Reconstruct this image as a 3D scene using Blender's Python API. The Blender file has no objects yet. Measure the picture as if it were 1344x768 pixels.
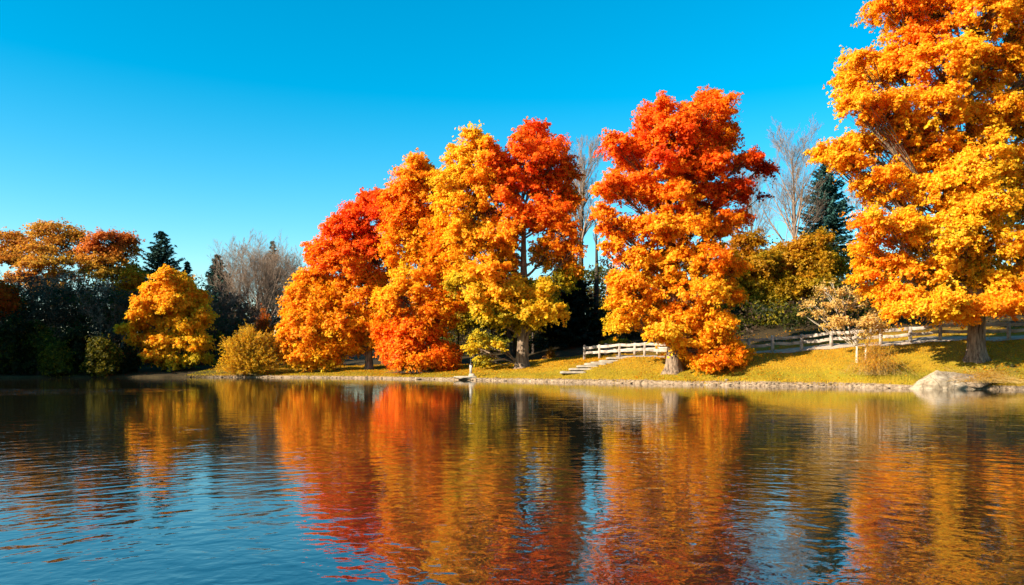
import bpy, math
import numpy as np

# ------------------------------------------------------------------ basics
sc = bpy.context.scene
col = sc.collection
F, CX, HY, CAMH = 1055.0, 672.0, 470.0, 2.0      # photo focal length / centre / horizon (photo pixels), eye height

def lin(v):
    return np.asarray(v, float)

# ------------------------------------------------------------------ terrain functions
SHX = lin([-400, -260, -150, -100, -70, -49.7, -38.8, -31, -25, -14.7, -3.6, 4.25, 13, 22.5, 25.8, 31.8, 45, 80, 120, 260, 400])
SHY = lin([-60, -20, 10, 42, 74, 81, 84, 83, 82.6, 79.5, 73, 66, 60, 55.5, 53, 50.5, 46, 34, 10, -40, -60])
AX = lin([-60, -25, -14, -6, 1, 7, 10, 15, 20.3, 33, 50, 90])
AV = lin([1.3, 1.3, 1.35, 1.5, 2.05, 3.0, 3.15, 3.35, 3.8, 5.4, 5.8, 6.0])
def shore_y(X):
    X = np.asarray(X, float)
    w = 0.22*np.sin(X*0.9+1) + 0.15*np.sin(X*2.3+.4) + 0.07*np.sin(X*5.1) + 0.5*np.sin(X*0.21)
    return np.interp(X, SHX, SHY) + w
def ground_sz(X, s):
    X = np.asarray(X, float); s = np.asarray(s, float)
    a = np.interp(X, AX, AV)
    sp = np.clip(s, 0, None)
    lip = 0.15*np.clip(sp/0.22, 0, 1)
    z = lip + a*(1-np.exp(-sp/12.0)) - a*0.0
    z = z + 0.05*np.clip(s-16, 0, 120)
    z = z + 0.05*np.sin(X*0.8+s*0.5)*np.clip(sp/2, 0, 1) + 0.03*np.sin(X*1.9-s*1.3)*np.clip(sp/2, 0, 1)
    bed = -np.clip(-s*0.6, 0, 2.2)
    z = np.where(s < 0, bed, z)
    return z
def ground_z(X, Y):
    X = np.asarray(X, float); Y = np.asarray(Y, float)
    z = ground_sz(X, Y - shore_y(X))
    # unseen hill out of frame, added to cast shade on the left wood
    r2 = ((X+92)/19.0)**2 + ((Y-73)/18.0)**2
    z = z + 33.0*np.exp(-r2**1.6)
    # near bank behind the viewer
    zb = 0.06*np.clip(-58-Y, 0, 60)
    return np.where(Y < -55, np.maximum(z, zb-0.4), z)
def at(px, d):
    return (px-CX)/F*d
def py2z(py, d):
    return CAMH - (py-HY)/F*d

# ------------------------------------------------------------------ mesh helpers
def tag(o, label=None, cat=None, group=None, kind=None):
    if label: o['label'] = label
    if cat: o['category'] = cat
    if group: o['group'] = group
    if kind: o['kind'] = kind
    return o
def empty(name, loc, rz=0.0):
    o = bpy.data.objects.new(name, None); col.objects.link(o)
    o.location = loc; o.rotation_euler = (0, 0, rz); o.empty_display_size = .3
    return o
def mesh_obj(name, V, Q, mat, parent=None, colr=None, smooth=False, loc=None, attrs=None):
    V = np.ascontiguousarray(V, np.float32); Q = np.ascontiguousarray(Q, np.int32)
    me = bpy.data.meshes.new(name)
    k = Q.shape[1]
    me.vertices.add(len(V)); me.vertices.foreach_set('co', V.ravel())
    me.loops.add(Q.size); me.loops.foreach_set('vertex_index', Q.ravel())
    me.polygons.add(len(Q)); me.polygons.foreach_set('loop_start', np.arange(0, Q.size, k, dtype=np.int32))
    if smooth: me.polygons.foreach_set('use_smooth', np.ones(len(Q), bool))
    me.update(calc_edges=True)
    if colr is not None:
        at_ = me.attributes.new('tint', 'FLOAT_COLOR', 'POINT')
        c4 = np.ones((len(V), 4), np.float32); c4[:, :3] = colr
        at_.data.foreach_set('color', c4.ravel())
    if attrs:
        for nme, arr in attrs.items():
            a_ = me.attributes.new(nme, 'FLOAT', 'POINT')
            a_.data.foreach_set('value', np.asarray(arr, np.float32))
    me.materials.append(mat)
    o = bpy.data.objects.new(name, me); col.objects.link(o)
    if parent is not None: o.parent = parent
    if loc is not None: o.location = loc
    return o
def nrm(v):
    return v/np.maximum(np.linalg.norm(v, axis=-1, keepdims=True), 1e-9)
def tubes(P, R, sides=5):
    """P (N,K,3), R (N,K) -> verts, quads"""
    P = np.asarray(P, float); R = np.asarray(R, float)
    N, K, _ = P.shape
    T = np.empty_like(P); T[:, 1:-1] = P[:, 2:]-P[:, :-2]; T[:, 0] = P[:, 1]-P[:, 0]; T[:, -1] = P[:, -1]-P[:, -2]
    T = nrm(T)
    ref = np.where(np.abs(T[:, :1, 2:3]) > .8, lin([1., 0, 0]), lin([0, 0, 1.]))
    U = nrm(np.cross(T, np.broadcast_to(ref, T.shape))); W = np.cross(T, U)
    a = np.arange(sides)/sides*2*math.pi
    V = P[:, :, None] + R[:, :, None, None]*(U[:, :, None]*np.cos(a)[None, None, :, None] + W[:, :, None]*np.sin(a)[None, None, :, None])
    idx = np.arange(N*K*sides).reshape(N, K, sides)
    A = idx[:, :-1]; B = idx[:, 1:]
    Q = np.stack([A, np.roll(A, -1, 2), np.roll(B, -1, 2), B], -1).reshape(-1, 4)
    return V.reshape(-1, 3), Q
def join(parts):
    Vs, Qs, n = [], [], 0
    for V, Q in parts:
        Vs.append(V); Qs.append(Q+n); n += len(V)
    return np.concatenate(Vs), np.concatenate(Qs)
def bez(p0, p1, p2, K):
    t = np.linspace(0, 1, K)[None, :, None]
    return (1-t)**2*p0[:, None] + 2*t*(1-t)*p1[:, None] + t*t*p2[:, None]
def leaf_quads(C, Nn, rng, L, W, dirs=None):
    n = len(C)
    Nn = nrm(Nn)
    r = rng.normal(size=(n, 3)) if dirs is None else dirs
    T = nrm(r - (r*Nn).sum(1, keepdims=True)*Nn)
    B = np.cross(Nn, T)
    L = np.broadcast_to(L, n)[:, None]; W = np.broadcast_to(W, n)[:, None]
    V = np.stack([C - T*L, C + B*W - T*L*.15 + Nn*W*.3, C + T*L, C - B*W - T*L*.15 + Nn*W*.3], 1).reshape(-1, 3)
    Q = np.arange(4*n).reshape(n, 4)
    return V, Q
class Noise:
    def __init__(s, rng, scale, n=7):
        s.k = rng.normal(size=(n, 3))/scale; s.p = rng.uniform(0, 6.28, n)
    def __call__(s, P):
        return np.sin(P @ s.k.T + s.p).sum(1)/math.sqrt(len(s.p)*.5)

# ------------------------------------------------------------------ materials
def new_mat(name):
    m = bpy.data.materials.new(name); m.use_nodes = True
    nt = m.node_tree; nt.nodes.clear()
    out = nt.nodes.new('ShaderNodeOutputMaterial')
    return m, nt, out
def N_(nt, t, **kw):
    n = nt.nodes.new(t)
    for k, v in kw.items():
        if k in n.inputs: n.inputs[k].default_value = v
        else: setattr(n, k, v)
    return n
def mixc(nt, fac, a, b, mode='MIX'):
    n = nt.nodes.new('ShaderNodeMix'); n.data_type = 'RGBA'; n.blend_type = mode
    for i, v in ((0, fac), (6, a), (7, b)):
        if hasattr(v, 'is_output'): nt.links.new(v, n.inputs[i])
        elif i == 0: n.inputs[0].default_value = v
        else: n.inputs[i].default_value = (*v, 1) if len(v) == 3 else v
    return n.outputs[2]
def ramp(nt, src, stops):
    r = nt.nodes.new('ShaderNodeValToRGB')
    el = r.color_ramp.elements
    while len(el) < len(stops): el.new(.5)
    for e, (p, c) in zip(el, stops):
        e.position = p; e.color = (*c, 1) if hasattr(c, '__len__') else (c, c, c, 1)
    nt.links.new(src, r.inputs[0])
    return r.outputs[0]
def leaf_material(name, trans=.58):
    m, nt, out = new_mat(name)
    a = N_(nt, 'ShaderNodeAttribute', attribute_name='tint')
    d = N_(nt, 'ShaderNodeBsdfDiffuse'); t = N_(nt, 'ShaderNodeBsdfTranslucent')
    g = N_(nt, 'ShaderNodeBsdfGlossy', Roughness=.55)
    mx = N_(nt, 'ShaderNodeMixShader', Fac=trans)
    nt.links.new(a.outputs[0], d.inputs[0]); nt.links.new(a.outputs[0], t.inputs[0])
    nt.links.new(d.outputs[0], mx.inputs[1]); nt.links.new(t.outputs[0], mx.inputs[2])
    m2 = N_(nt, 'ShaderNodeMixShader', Fac=.008)
    nt.links.new(mx.outputs[0], m2.inputs[1]); nt.links.new(g.outputs[0], m2.inputs[2])
    nt.links.new(m2.outputs[0], out.inputs[0])
    return m
def bark_material(name, c1, c2, scale=6.0, bump=.5):
    m, nt, out = new_mat(name)
    tc = N_(nt, 'ShaderNodeTexCoord'); mp = N_(nt, 'ShaderNodeMapping'); mp.inputs['Scale'].default_value = (1, 1, .16)
    nt.links.new(tc.outputs['Object'], mp.inputs[0])
    n = N_(nt, 'ShaderNodeTexNoise', Scale=scale, Detail=6.0, Roughness=.65)
    nt.links.new(mp.outputs[0], n.inputs['Vector'])
    n2 = N_(nt, 'ShaderNodeTexNoise', Scale=1.3, Detail=3.0)
    nt.links.new(tc.outputs['Object'], n2.inputs['Vector'])
    c = ramp(nt, n.outputs[0], [(.36, c1), (.62, c2)])
    c = mixc(nt, ramp(nt, n2.outputs[0], [(.45, 0.), (.7, .45)]), c, [x*.7+.02 for x in c2])
    b = N_(nt, 'ShaderNodeBsdfPrincipled', Roughness=.9)
    b.inputs['Specular IOR Level'].default_value = .15
    nt.links.new(c, b.inputs['Base Color'])
    bp = N_(nt, 'ShaderNodeBump', Strength=bump, Distance=.12)
    nt.links.new(n.outputs[0], bp.inputs['Height']); nt.links.new(bp.outputs[0], b.inputs['Normal'])
    nt.links.new(b.outputs[0], out.inputs[0])
    return m
def noise_material(name, stops, scale, rough=.85, bump=.4, dist=.03, detail=6.0, stretch=(1, 1, 1)):
    m, nt, out = new_mat(name)
    tc = N_(nt, 'ShaderNodeTexCoord'); mp = N_(nt, 'ShaderNodeMapping'); mp.inputs['Scale'].default_value = stretch
    nt.links.new(tc.outputs['Object'], mp.inputs[0])
    n = N_(nt, 'ShaderNodeTexNoise', Scale=scale, Detail=detail, Roughness=.65)
    nt.links.new(mp.outputs[0], n.inputs['Vector'])
    b = N_(nt, 'ShaderNodeBsdfPrincipled', Roughness=rough)
    b.inputs['Specular IOR Level'].default_value = .2
    nt.links.new(ramp(nt, n.outputs[0], stops), b.inputs['Base Color'])
    bp = N_(nt, 'ShaderNodeBump', Strength=bump, Distance=dist)
    nt.links.new(n.outputs[0], bp.inputs['Height']); nt.links.new(bp.outputs[0], b.inputs['Normal'])
    nt.links.new(b.outputs[0], out.inputs[0])
    return m

M_leaf = leaf_material('autumn_leaf')
M_ever = leaf_material('evergreen_needle', .12)
M_grass = leaf_material('grass_blade', .3)
M_bark = bark_material('maple_bark', (.05, .031, .02), (.31, .215, .135), 7.0, .9)
M_bark_dark = bark_material('dark_bark', (.025, .018, .013), (.09, .065, .045))
M_twig = bark_material('grey_twig', (.16, .105, .07), (.32, .22, .15), 3.0, .2)
M_twig_br = bark_material('brown_twig', (.06, .04, .03), (.14, .095, .07), 3.0, .2)
M_pale = bark_material('pale_bark', (.35, .27, .18), (.62, .52, .38), 5.0, .3)
M_straw = bark_material('straw', (.30, .18, .05), (.48, .31, .09), 3.0, .1)
M_wood = noise_material('weathered_wood', [(.3, (.15, .115, .09)), (.55, (.40, .33, .26)), (.75, (.50, .42, .34))], 2.2, .8, .4, .02, 6.0, (1, 1, 1))
M_wood_w = noise_material('pale_wood', [(.3, (.30, .235, .18)), (.6, (.50, .42, .33)), (.8, (.58, .50, .41))], 2.4, .8, .35, .02)
M_step = noise_material('pale_stone_step', [(.3, (0.208, 0.164, 0.112)), (.6, (0.336, 0.272, 0.192)), (.8, (0.400, 0.336, 0.248))], 2.5, .85, .4, .03)
M_slab = noise_material('grey_shore_stone', [(.3, (.22, .17, .12)), (.55, (.46, .37, .27)), (.8, (.58, .49, .38))], 4.0, .85, .6, .05)
M_brown = noise_material('brown_rock', [(.3, (.08, .055, .035)), (.55, (.20, .14, .085)), (.8, (.32, .24, .16))], 4.0, .9, .7, .06)
M_path = noise_material('gravel_path', [(.3, (.27, .20, .145)), (.6, (.40, .31, .225)), (.8, (.46, .37, .28))], 3.0, .9, .4, .02)
M_white = noise_material('white_paint', [(.3, (.38, .33, .27)), (.7, (.55, .50, .43))], 5.0, .6, .2, .01)
M_black = noise_material('dark_iron', [(.3, (.03, .028, .025)), (.7, (.06, .055, .05))], 5.0, .5, .2, .01)

# ground -----------------------------------------------------------
def ground_material():
    m, nt, out = new_mat('leafy_grass_ground')
    tc = N_(nt, 'ShaderNodeTexCoord')
    sh = N_(nt, 'ShaderNodeAttribute', attribute_name='shore')
    ln = N_(nt, 'ShaderNodeAttribute', attribute_name='lawn')
    def noise(scale, det=5.0, rough=.6):
        n = N_(nt, 'ShaderNodeTexNoise', Scale=scale, Detail=det, Roughness=rough)
        nt.links.new(tc.outputs['Object'], n.inputs['Vector']); return n.outputs[0]
    n1, n2, n3 = noise(.35), noise(7.0, 4.0, .7), noise(2.0)
    grass = ramp(nt, n3, [(.35, (0.167, 0.132, 0.009)), (.55, (0.255, 0.172, 0.011)), (.7, (0.317, 0.194, 0.011))])
    litter = ramp(nt, n2, [(.35, (0.229, 0.110, 0.009)), (.55, (0.326, 0.167, 0.010)), (.7, (0.387, 0.211, 0.013))])
    fac = ramp(nt, n1, [(.38, .15), (.62, .85)])
    c = mixc(nt, fac, grass, litter)
    gfac = N_(nt, 'ShaderNodeMath', operation='MULTIPLY')
    nt.links.new(ln.outputs['Fac'], gfac.inputs[0]); nt.links.new(ramp(nt, n3, [(.35, .35), (.6, 1.)]), gfac.inputs[1])
    c = mixc(nt, gfac.outputs[0], c, (.185, .165, .011))
    stone = ramp(nt, noise(5.0, 6.0, .7), [(.34, (.06, .04, .025)), (.5, (.22, .15, .09)), (.68, (.36, .26, .165))])
    sadd = N_(nt, 'ShaderNodeMath', operation='MULTIPLY_ADD'); sadd.inputs[1].default_value = .7; sadd.inputs[2].default_value = -.35
    nt.links.new(noise(1.6), sadd.inputs[0])
    ssum = N_(nt, 'ShaderNodeMath', operation='ADD'); nt.links.new(sh.outputs['Fac'], ssum.inputs[0]); nt.links.new(sadd.outputs[0], ssum.inputs[1])
    c = mixc(nt, ramp(nt, ssum.outputs[0], [(.45, 0.), (.6, 1.)]), c, stone)
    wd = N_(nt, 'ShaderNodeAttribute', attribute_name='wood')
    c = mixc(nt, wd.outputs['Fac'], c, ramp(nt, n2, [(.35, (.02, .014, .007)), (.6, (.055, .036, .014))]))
    b = N_(nt, 'ShaderNodeBsdfPrincipled', Roughness=.95); b.inputs['Specular IOR Level'].default_value = .1
    nt.links.new(c, b.inputs['Base Color'])
    bp = N_(nt, 'ShaderNodeBump', Strength=.6, Distance=.08); nt.links.new(n2, bp.inputs['Height']); nt.links.new(bp.outputs[0], b.inputs['Normal'])
    nt.links.new(b.outputs[0], out.inputs[0])
    return m
def build_ground():
    X = np.unique(np.concatenate([np.linspace(-3000, -200, 20), np.linspace(-200, -70, 45), np.arange(-70, 60, .4), np.linspace(60, 200, 40), np.linspace(200, 3000, 20)]))
    s = np.unique(np.concatenate([np.linspace(-3000, -300, 10), np.linspace(-300, -20, 60), lin([-12, -8, -5, -3, -2, -1, -.5, -.2, -.05, 0, .05, .1, .16, .22, .3, .45, .6, .8, 1, 1.3, 1.6, 2]), np.arange(2.5, 20, .5), np.arange(21, 60, 1.5), np.linspace(60, 200, 60), np.linspace(210, 3000, 15)]))
    XX, SS = np.meshgrid(X, s)
    YY = SS + shore_y(XX)
    ZZ = ground_z(XX, YY)
    V = np.stack([XX, YY, ZZ], -1).reshape(-1, 3)
    nx, ns = len(X), len(s)
    i = np.arange(nx*ns).reshape(ns, nx)
    Q = np.stack([i[:-1, :-1], i[:-1, 1:], i[1:, 1:], i[1:, :-1]], -1).reshape(-1, 4)
    S = SS.ravel(); Xf = XX.ravel()
    wid = np.interp(Xf, [-33, -29, -5, 5, 23, 26], [.02, .4, .5, .6, .55, .25])
    shore = np.clip(1.0 - .5*S/wid, 0, 1)
    lawn = np.clip(1-np.abs(S-2.2)/2.6, 0, 1)*np.interp(Xf, [-14, -10, -6, -2, 5, 12, 24, 28, 40], [.2, .9, .9, .3, .3, .6, .9, .55, .5])
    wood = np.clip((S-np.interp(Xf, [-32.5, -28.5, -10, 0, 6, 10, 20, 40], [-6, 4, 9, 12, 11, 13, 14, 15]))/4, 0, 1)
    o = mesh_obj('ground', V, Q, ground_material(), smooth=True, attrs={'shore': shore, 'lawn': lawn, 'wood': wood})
    tag(o, kind='structure')
build_ground()

# water ------------------------------------------------------------
def water_material():
    m, nt, out = new_mat('lake_water')
    tc = N_(nt, 'ShaderNodeTexCoord')
    sep = N_(nt, 'ShaderNodeSeparateXYZ'); nt.links.new(tc.outputs['Object'], sep.inputs[0])
    def math_(op, a, b=None, c=None):
        n = N_(nt, 'ShaderNodeMath', operation=op)
        for i, v in enumerate((a, b, c)):
            if v is None: continue
            if hasattr(v, 'is_output'): nt.links.new(v, n.inputs[i])
            else: n.inputs[i].default_value = v
        return n.outputs[0]
    x = math_('SUBTRACT', sep.outputs[0], .6); y = math_('SUBTRACT', sep.outputs[1], 3.2)
    r = math_('SQRT', math_('ADD', math_('MULTIPLY', x, x), math_('MULTIPLY', y, y)))
    th = math_('ARCTAN2', x, y)
    # ripples run as rings out from the near shore: noise stretched along each ring
    def rings(kr, kt, det, dist, seed):
        cmb = N_(nt, 'ShaderNodeCombineXYZ')
        nt.links.new(math_('MULTIPLY', r, kr), cmb.inputs[0]); nt.links.new(math_('MULTIPLY', th, kt), cmb.inputs[1]); cmb.inputs[2].default_value = seed
        n = N_(nt, 'ShaderNodeTexNoise', Scale=1.0, Detail=det, Roughness=.5, Distortion=dist)
        nt.links.new(cmb.outputs[0], n.inputs['Vector']); return n.outputs[0]
    a1 = rings(2.0, 11.0, 1.0, .6, 1.7)
    a2 = rings(4.8, 26.0, 2.0, .4, 4.2)
    fine = N_(nt, 'ShaderNodeTexNoise', Scale=5.0, Detail=2.0); mp = N_(nt, 'ShaderNodeMapping'); mp.inputs['Scale'].default_value = (.45, 1, 1)
    nt.links.new(tc.outputs['Object'], mp.inputs[0]); nt.links.new(mp.outputs[0], fine.inputs['Vector'])
    mpb = N_(nt, 'ShaderNodeMapping'); mpb.inputs['Scale'].default_value = (.018, .10, 1); mpb.inputs['Location'].default_value = (3.1, 7.7, 0)
    nt.links.new(tc.outputs['Object'], mpb.inputs[0])
    patch = N_(nt, 'ShaderNodeTexNoise', Scale=1.0, Detail=2.0); nt.links.new(mpb.outputs[0], patch.inputs['Vector'])
    amp = math_('MULTIPLY', ramp(nt, patch.outputs[0], [(.35, .55), (.68, 1.)]), ramp(nt, math_('MULTIPLY', sep.outputs[1], 1/60.0), [(.14, 1.), (.62, .28)]))
    h = math_('ADD', math_('MULTIPLY', a1, 0.019), math_('MULTIPLY', a2, 0.0095))
    h = math_('ADD', h, math_('MULTIPLY', fine.outputs[0], 0.004))
    ex = math_('MULTIPLY', math_('ADD', sep.outputs[0], 34.0), 1/32.0); ey = math_('MULTIPLY', math_('SUBTRACT', sep.outputs[1], 47.0), 1/10.0)
    er = math_('SQRT', math_('ADD', math_('MULTIPLY', ex, ex), math_('MULTIPLY', ey, ey)))
    er = math_('ADD', er, math_('MULTIPLY', patch.outputs[0], .9))
    gust = ramp(nt, er, [(.85, 1.), (1.25, 0.)])
    h = math_('MULTIPLY', h, math_('ADD', amp, math_('MULTIPLY', gust, 1.7)))
    bp = N_(nt, 'ShaderNodeBump', Strength=1.0, Distance=1.0); nt.links.new(h, bp.inputs['Height'])
    b = N_(nt, 'ShaderNodeBsdfPrincipled', Roughness=.02, IOR=2.1)
    b.inputs['Base Color'].default_value = (.011, .010, .006, 1)
    nt.links.new(bp.outputs[0], b.inputs['Normal'])
    nt.links.new(b.outputs[0], out.inputs[0])
    return m
W = mesh_obj('lake_water', lin([[-420, -75, 0], [420, -75, 0], [420, 130, 0], [-420, 130, 0]]), np.array([[0, 1, 2, 3]]), water_material())
tag(W, kind='structure')

# ------------------------------------------------------------------ leaf colour scale
PAL = lin([[.40, .024, .008], [.92, .095, .007], [.95, .18, .007], [.96, .28, .007], [.96, .40, .009], [.96, .53, .018], [.66, .47, .016], [.19, .19, .020], [.05, .065, .015]])
# 0 dark red, 1 red, 2 red orange, 3 orange, 4 amber, 5 yellow, 6 yellow green, 7 green, 8 dark green
def pal(t):
    t = np.clip(t, 0, len(PAL)-1.001); i = t.astype(int); f = (t-i)[:, None]
    return PAL[i]*(1-f) + PAL[i+1]*f

def place(px, d, dz=0.0):
    X = at(px, d)
    return np.array([X, d, float(ground_z(X, d)) - dz])

def broadleaf(name, label, cat, px, d, lobes, tone, group=None, seed=0, n=500, per=130, clump=.9, leaf=.15, trunk_r=.35,
              bark=None, trunk_top=.85, shell=(.6, .95), flat=.72, jit=.3, noise_amp=.5, back=.55, depth=.75, upbias=0.0,
              tone_scale=1.0, limb_r=.3, twig_r=.022, leaf_mat=None, lean=0.0, stems=1, min_start=None, rzmul=1.15, trunk_name='trunk', mixcol=None):
    rng = np.random.default_rng(seed)
    base = place(px, d, .05)
    root = empty(name, base)
    tag(root, label, cat, group)
    L = lin(lobes)
    halfw = max((L[:, 0]+L[:, 2]).max()-px, px-(L[:, 0]-L[:, 2]).min())
    lx0, lx1 = (L[:, 0]-L[:, 2]).min(), (L[:, 0]+L[:, 2]).max()
    cxp, hw = (lx0+lx1)/2, (lx1-lx0)/2
    R = hw*d/F
    u = np.clip((L[:, 0]-cxp)/hw, -1, 1)
    rx = L[:, 2]*d/F; rz = L[:, 3]*d/F*rzmul
    rd = np.maximum(rx, depth*R*np.sqrt(1-u*u)*.75)
    dy = rng.uniform(-.2, .2, len(L))*R
    dd = d + dy
    C = np.stack([at(L[:, 0], dd), dd, py2z(L[:, 1], dd)], 1) - base
    rad = np.stack([rx, rd, rz], 1)
    shrink = clump*.45
    rad = np.maximum(rad - shrink, rad*.45)
    # ---- clump centres on the outer shell of the lobes
    wgt = (rad[:, 0]*rad[:, 2]*2 + rad[:, 1]*rad[:, 2] + rad[:, 0]*rad[:, 1])
    wgt = wgt/wgt.sum()
    li = rng.choice(len(L), n*4, p=wgt)
    D = nrm(rng.normal(size=(n*4, 3)))
    if upbias: D[:, 2] = np.abs(D[:, 2])*upbias + D[:, 2]*(1-upbias)
    P = C[li] + D*rad[li]*rng.uniform(shell[0], shell[1], (n*4, 1))
    keep = np.ones(len(P), bool)
    for j in range(len(L)):
        q = (((P-C[j])/rad[j])**2).sum(1)
        keep &= ~((q < .42) & (li != j))
    keep &= ~((D[:, 2] < -.3) & (rng.random(len(P)) < .3))
    keep &= ~((D[:, 1] > .2) & (rng.random(len(P)) > back))
    gz = ground_z(P[:, 0]+base[0], P[:, 1]+base[1]) - base[2]
    keep &= P[:, 2] > gz + .35
    P = P[keep][:n]; li = li[keep][:n]
    nc = len(P)
    # ---- leaves
    per = int(per*1.6); leaf = leaf*.76
    pern = rng.integers(int(per*.6), int(per*1.4)+1, nc)
    ci = np.repeat(np.arange(nc), pern)
    m = len(ci)
    rc = clump*rng.uniform(.65, 1.35, nc)
    outw = P - np.stack([C[li][:, 0]*.3, C[li][:, 1]*.3, C[li][:, 2]], 1)
    outw = nrm(outw)
    # every clump is a handful of leafy twigs reaching outwards
    NT = 9
    td = nrm(outw[:, None]*.55 + rng.normal(size=(nc, NT, 3))*lin([.75, .75, .5]) + lin([0, 0, .18]))
    tl_ = rc[:, None]*rng.uniform(.55, 1.65, (nc, NT))
    ti = rng.integers(0, NT, m); tq = rng.random(m)**.75
    ln_ = tl_[ci, ti]
    o = td[ci, ti]*(ln_*tq)[:, None] - outw[ci]*rc[ci][:, None]*.3
    o += rng.normal(size=(m, 3))*lin([1, 1, flat])*(rc[ci]*(.10+.20*(1-tq)))[:, None]
    o[:, 2] -= .22*ln_*tq*tq
    LP = P[ci] + o
    gz = ground_z(LP[:, 0]+base[0], LP[:, 1]+base[1]) - base[2]
    ok = LP[:, 2] > gz + .08
    LP, ci, o = LP[ok], ci[ok], o[ok]; m = len(LP)
    nn = outw[ci]*.55 + lin([0, 0, .55]) + nrm(o+1e-6)*.35 + rng.normal(size=(m, 3))*.55
    sz = leaf*rng.uniform(.5, 1.5, m)
    V, Q = leaf_quads(LP, nn, rng, sz, sz*.72)
    # tone from place in the crown
    zmin, zmax = (C[:, 2]-rad[:, 2]).min(), (C[:, 2]+rad[:, 2]).max()
    pu = (P[:, 0] - (C[:, 0]-rad[:, 0]).min())/max(1e-6, ((C[:, 0]+rad[:, 0]).max()-(C[:, 0]-rad[:, 0]).min()))*2-1
    pv = (P[:, 2]-zmin)/(zmax-zmin)
    nz = Noise(rng, clump*3.2); 
    t = np.array([tone(a, b) for a, b in zip(pu, pv)]) + noise_amp*nz(P) + rng.normal(size=nc)*jit
    tl = t[ci] + rng.normal(size=m)*.33
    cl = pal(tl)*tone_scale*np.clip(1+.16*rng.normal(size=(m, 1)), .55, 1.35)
    if mixcol: cl = cl*(1-mixcol[1]) + lin(mixcol[0])[None]*mixcol[1]*np.clip(1+.2*rng.normal(size=(m, 1)), .5, 1.5)
    cl = np.clip(cl, 0, .965)
    crown = mesh_obj('crown', V, Q, leaf_mat or M_leaf, root, np.repeat(cl, 4, 0))
    # ---- wood
    H = zmax*trunk_top
    parts = []
    K = 11
    tt = np.linspace(0, 1, K)
    tops = []
    for sidx in range(stems):
        ang = rng.uniform(0, 6.28); off = (stems > 1)*.35*lin([math.cos(ang), math.sin(ang)*.6])
        spread = (stems > 1)*.28*H*lin([math.cos(ang), .5*math.sin(ang)])
        Tp = np.stack([lean*tt**1.2 + np.sin(tt*5+rng.uniform(0, 6))*.02*H*tt + off[0]+spread[0]*tt**1.1,
                       np.sin(tt*4+rng.uniform(0, 6))*.015*H*tt + off[1]*.0+spread[1]*tt, tt*H], 1)
        tr = trunk_r*((1-tt)**.9*.92+.08)
        # flared foot
        foot = np.stack([Tp[0]+[0, 0, z] for z in (-.7, -.25, .05, .25, .6, 1.1)])*1.0
        fr = trunk_r*lin([1.75, 1.6, 1.42, 1.24, 1.1, 1.02])*.97
        zz = Tp[:, 2]
        k0 = int(np.argmax(zz > 1.5))
        PT = np.concatenate([foot, Tp[max(1, k0):]]); RT = np.concatenate([fr, tr[max(1, k0):]])
        Vt, Qt = tubes(PT[None], RT[None], 14)
        a = np.arctan2(Vt[:, 1]-Tp[0, 1], Vt[:, 0]-Tp[0, 0]); zf = np.clip(1-Vt[:, 2]/1.3, 0, 1.15)
        wob = 1+zf*.16*np.sin(a*5+seed)+.03*np.sin(a*3+Vt[:, 2]*1.7)
        ax = np.stack([np.interp(Vt[:, 2], PT[:, 2], PT[:, 0]), np.interp(Vt[:, 2], PT[:, 2], PT[:, 1])], 1)
        Vt[:, :2] = ax + (Vt[:, :2]-ax)*wob[:, None]
        parts.append((Vt, Qt)); tops.append((Tp, tr))
    Tp, tr = tops[0]
    hmin = (zmin*.9 if zmin > .5 else .12*H) if min_start is None else min_start
    # limbs to the lobes
    horiz = np.linalg.norm(C[:, :2], axis=1)
    hs = np.clip(C[:, 2] - .75*horiz - .3, hmin, H*.93)
    st = np.stack([np.interp(hs, Tp[:, 2], Tp[:, k]) for k in range(3)], 1)
    sr = np.interp(hs, Tp[:, 2], tr)
    end = C + rng.normal(size=C.shape)*rad*.15
    ctrl = st*.45 + end*.55; ctrl[:, 2] = st[:, 2] + (end[:, 2]-st[:, 2])*.42 + rng.uniform(-.1, .25, len(C))*horiz*.4
    BL = bez(st, ctrl, end, 8)
    BL[:, 1:-1] += rng.normal(size=BL[:, 1:-1].shape)*.09
    lr = np.minimum(np.clip(sr*limb_r/.55*.62, .03, trunk_r*.5), .045+.045*rx)
    parts.append(tubes(BL, lr[:, None]*np.linspace(1, .3, 8)[None], 6))
    # branches to the clumps
    tb = rng.uniform(.35, 1., nc)
    kf = tb*7; k0 = np.minimum(kf.astype(int), 6); ff = (kf-k0)[:, None]
    bs = BL[li, k0]*(1-ff) + BL[li, k0+1]*ff
    mid = (bs+P)/2 + rng.normal(size=P.shape)*.15; mid[:, 2] += rng.uniform(-.15, .3, nc)*np.linalg.norm(P-bs, axis=1)*.5
    BC = bez(bs, mid, P, 5)
    parts.append(tubes(BC, (twig_r*rng.uniform(.8, 1.6, nc))[:, None]*np.linspace(1.6, .45, 5)[None], 4))
    # end twigs inside each clump
    Vw, Qw = join(parts)
    mesh_obj(trunk_name, Vw, Qw, bark or M_bark, root, smooth=True)
    return root

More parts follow.
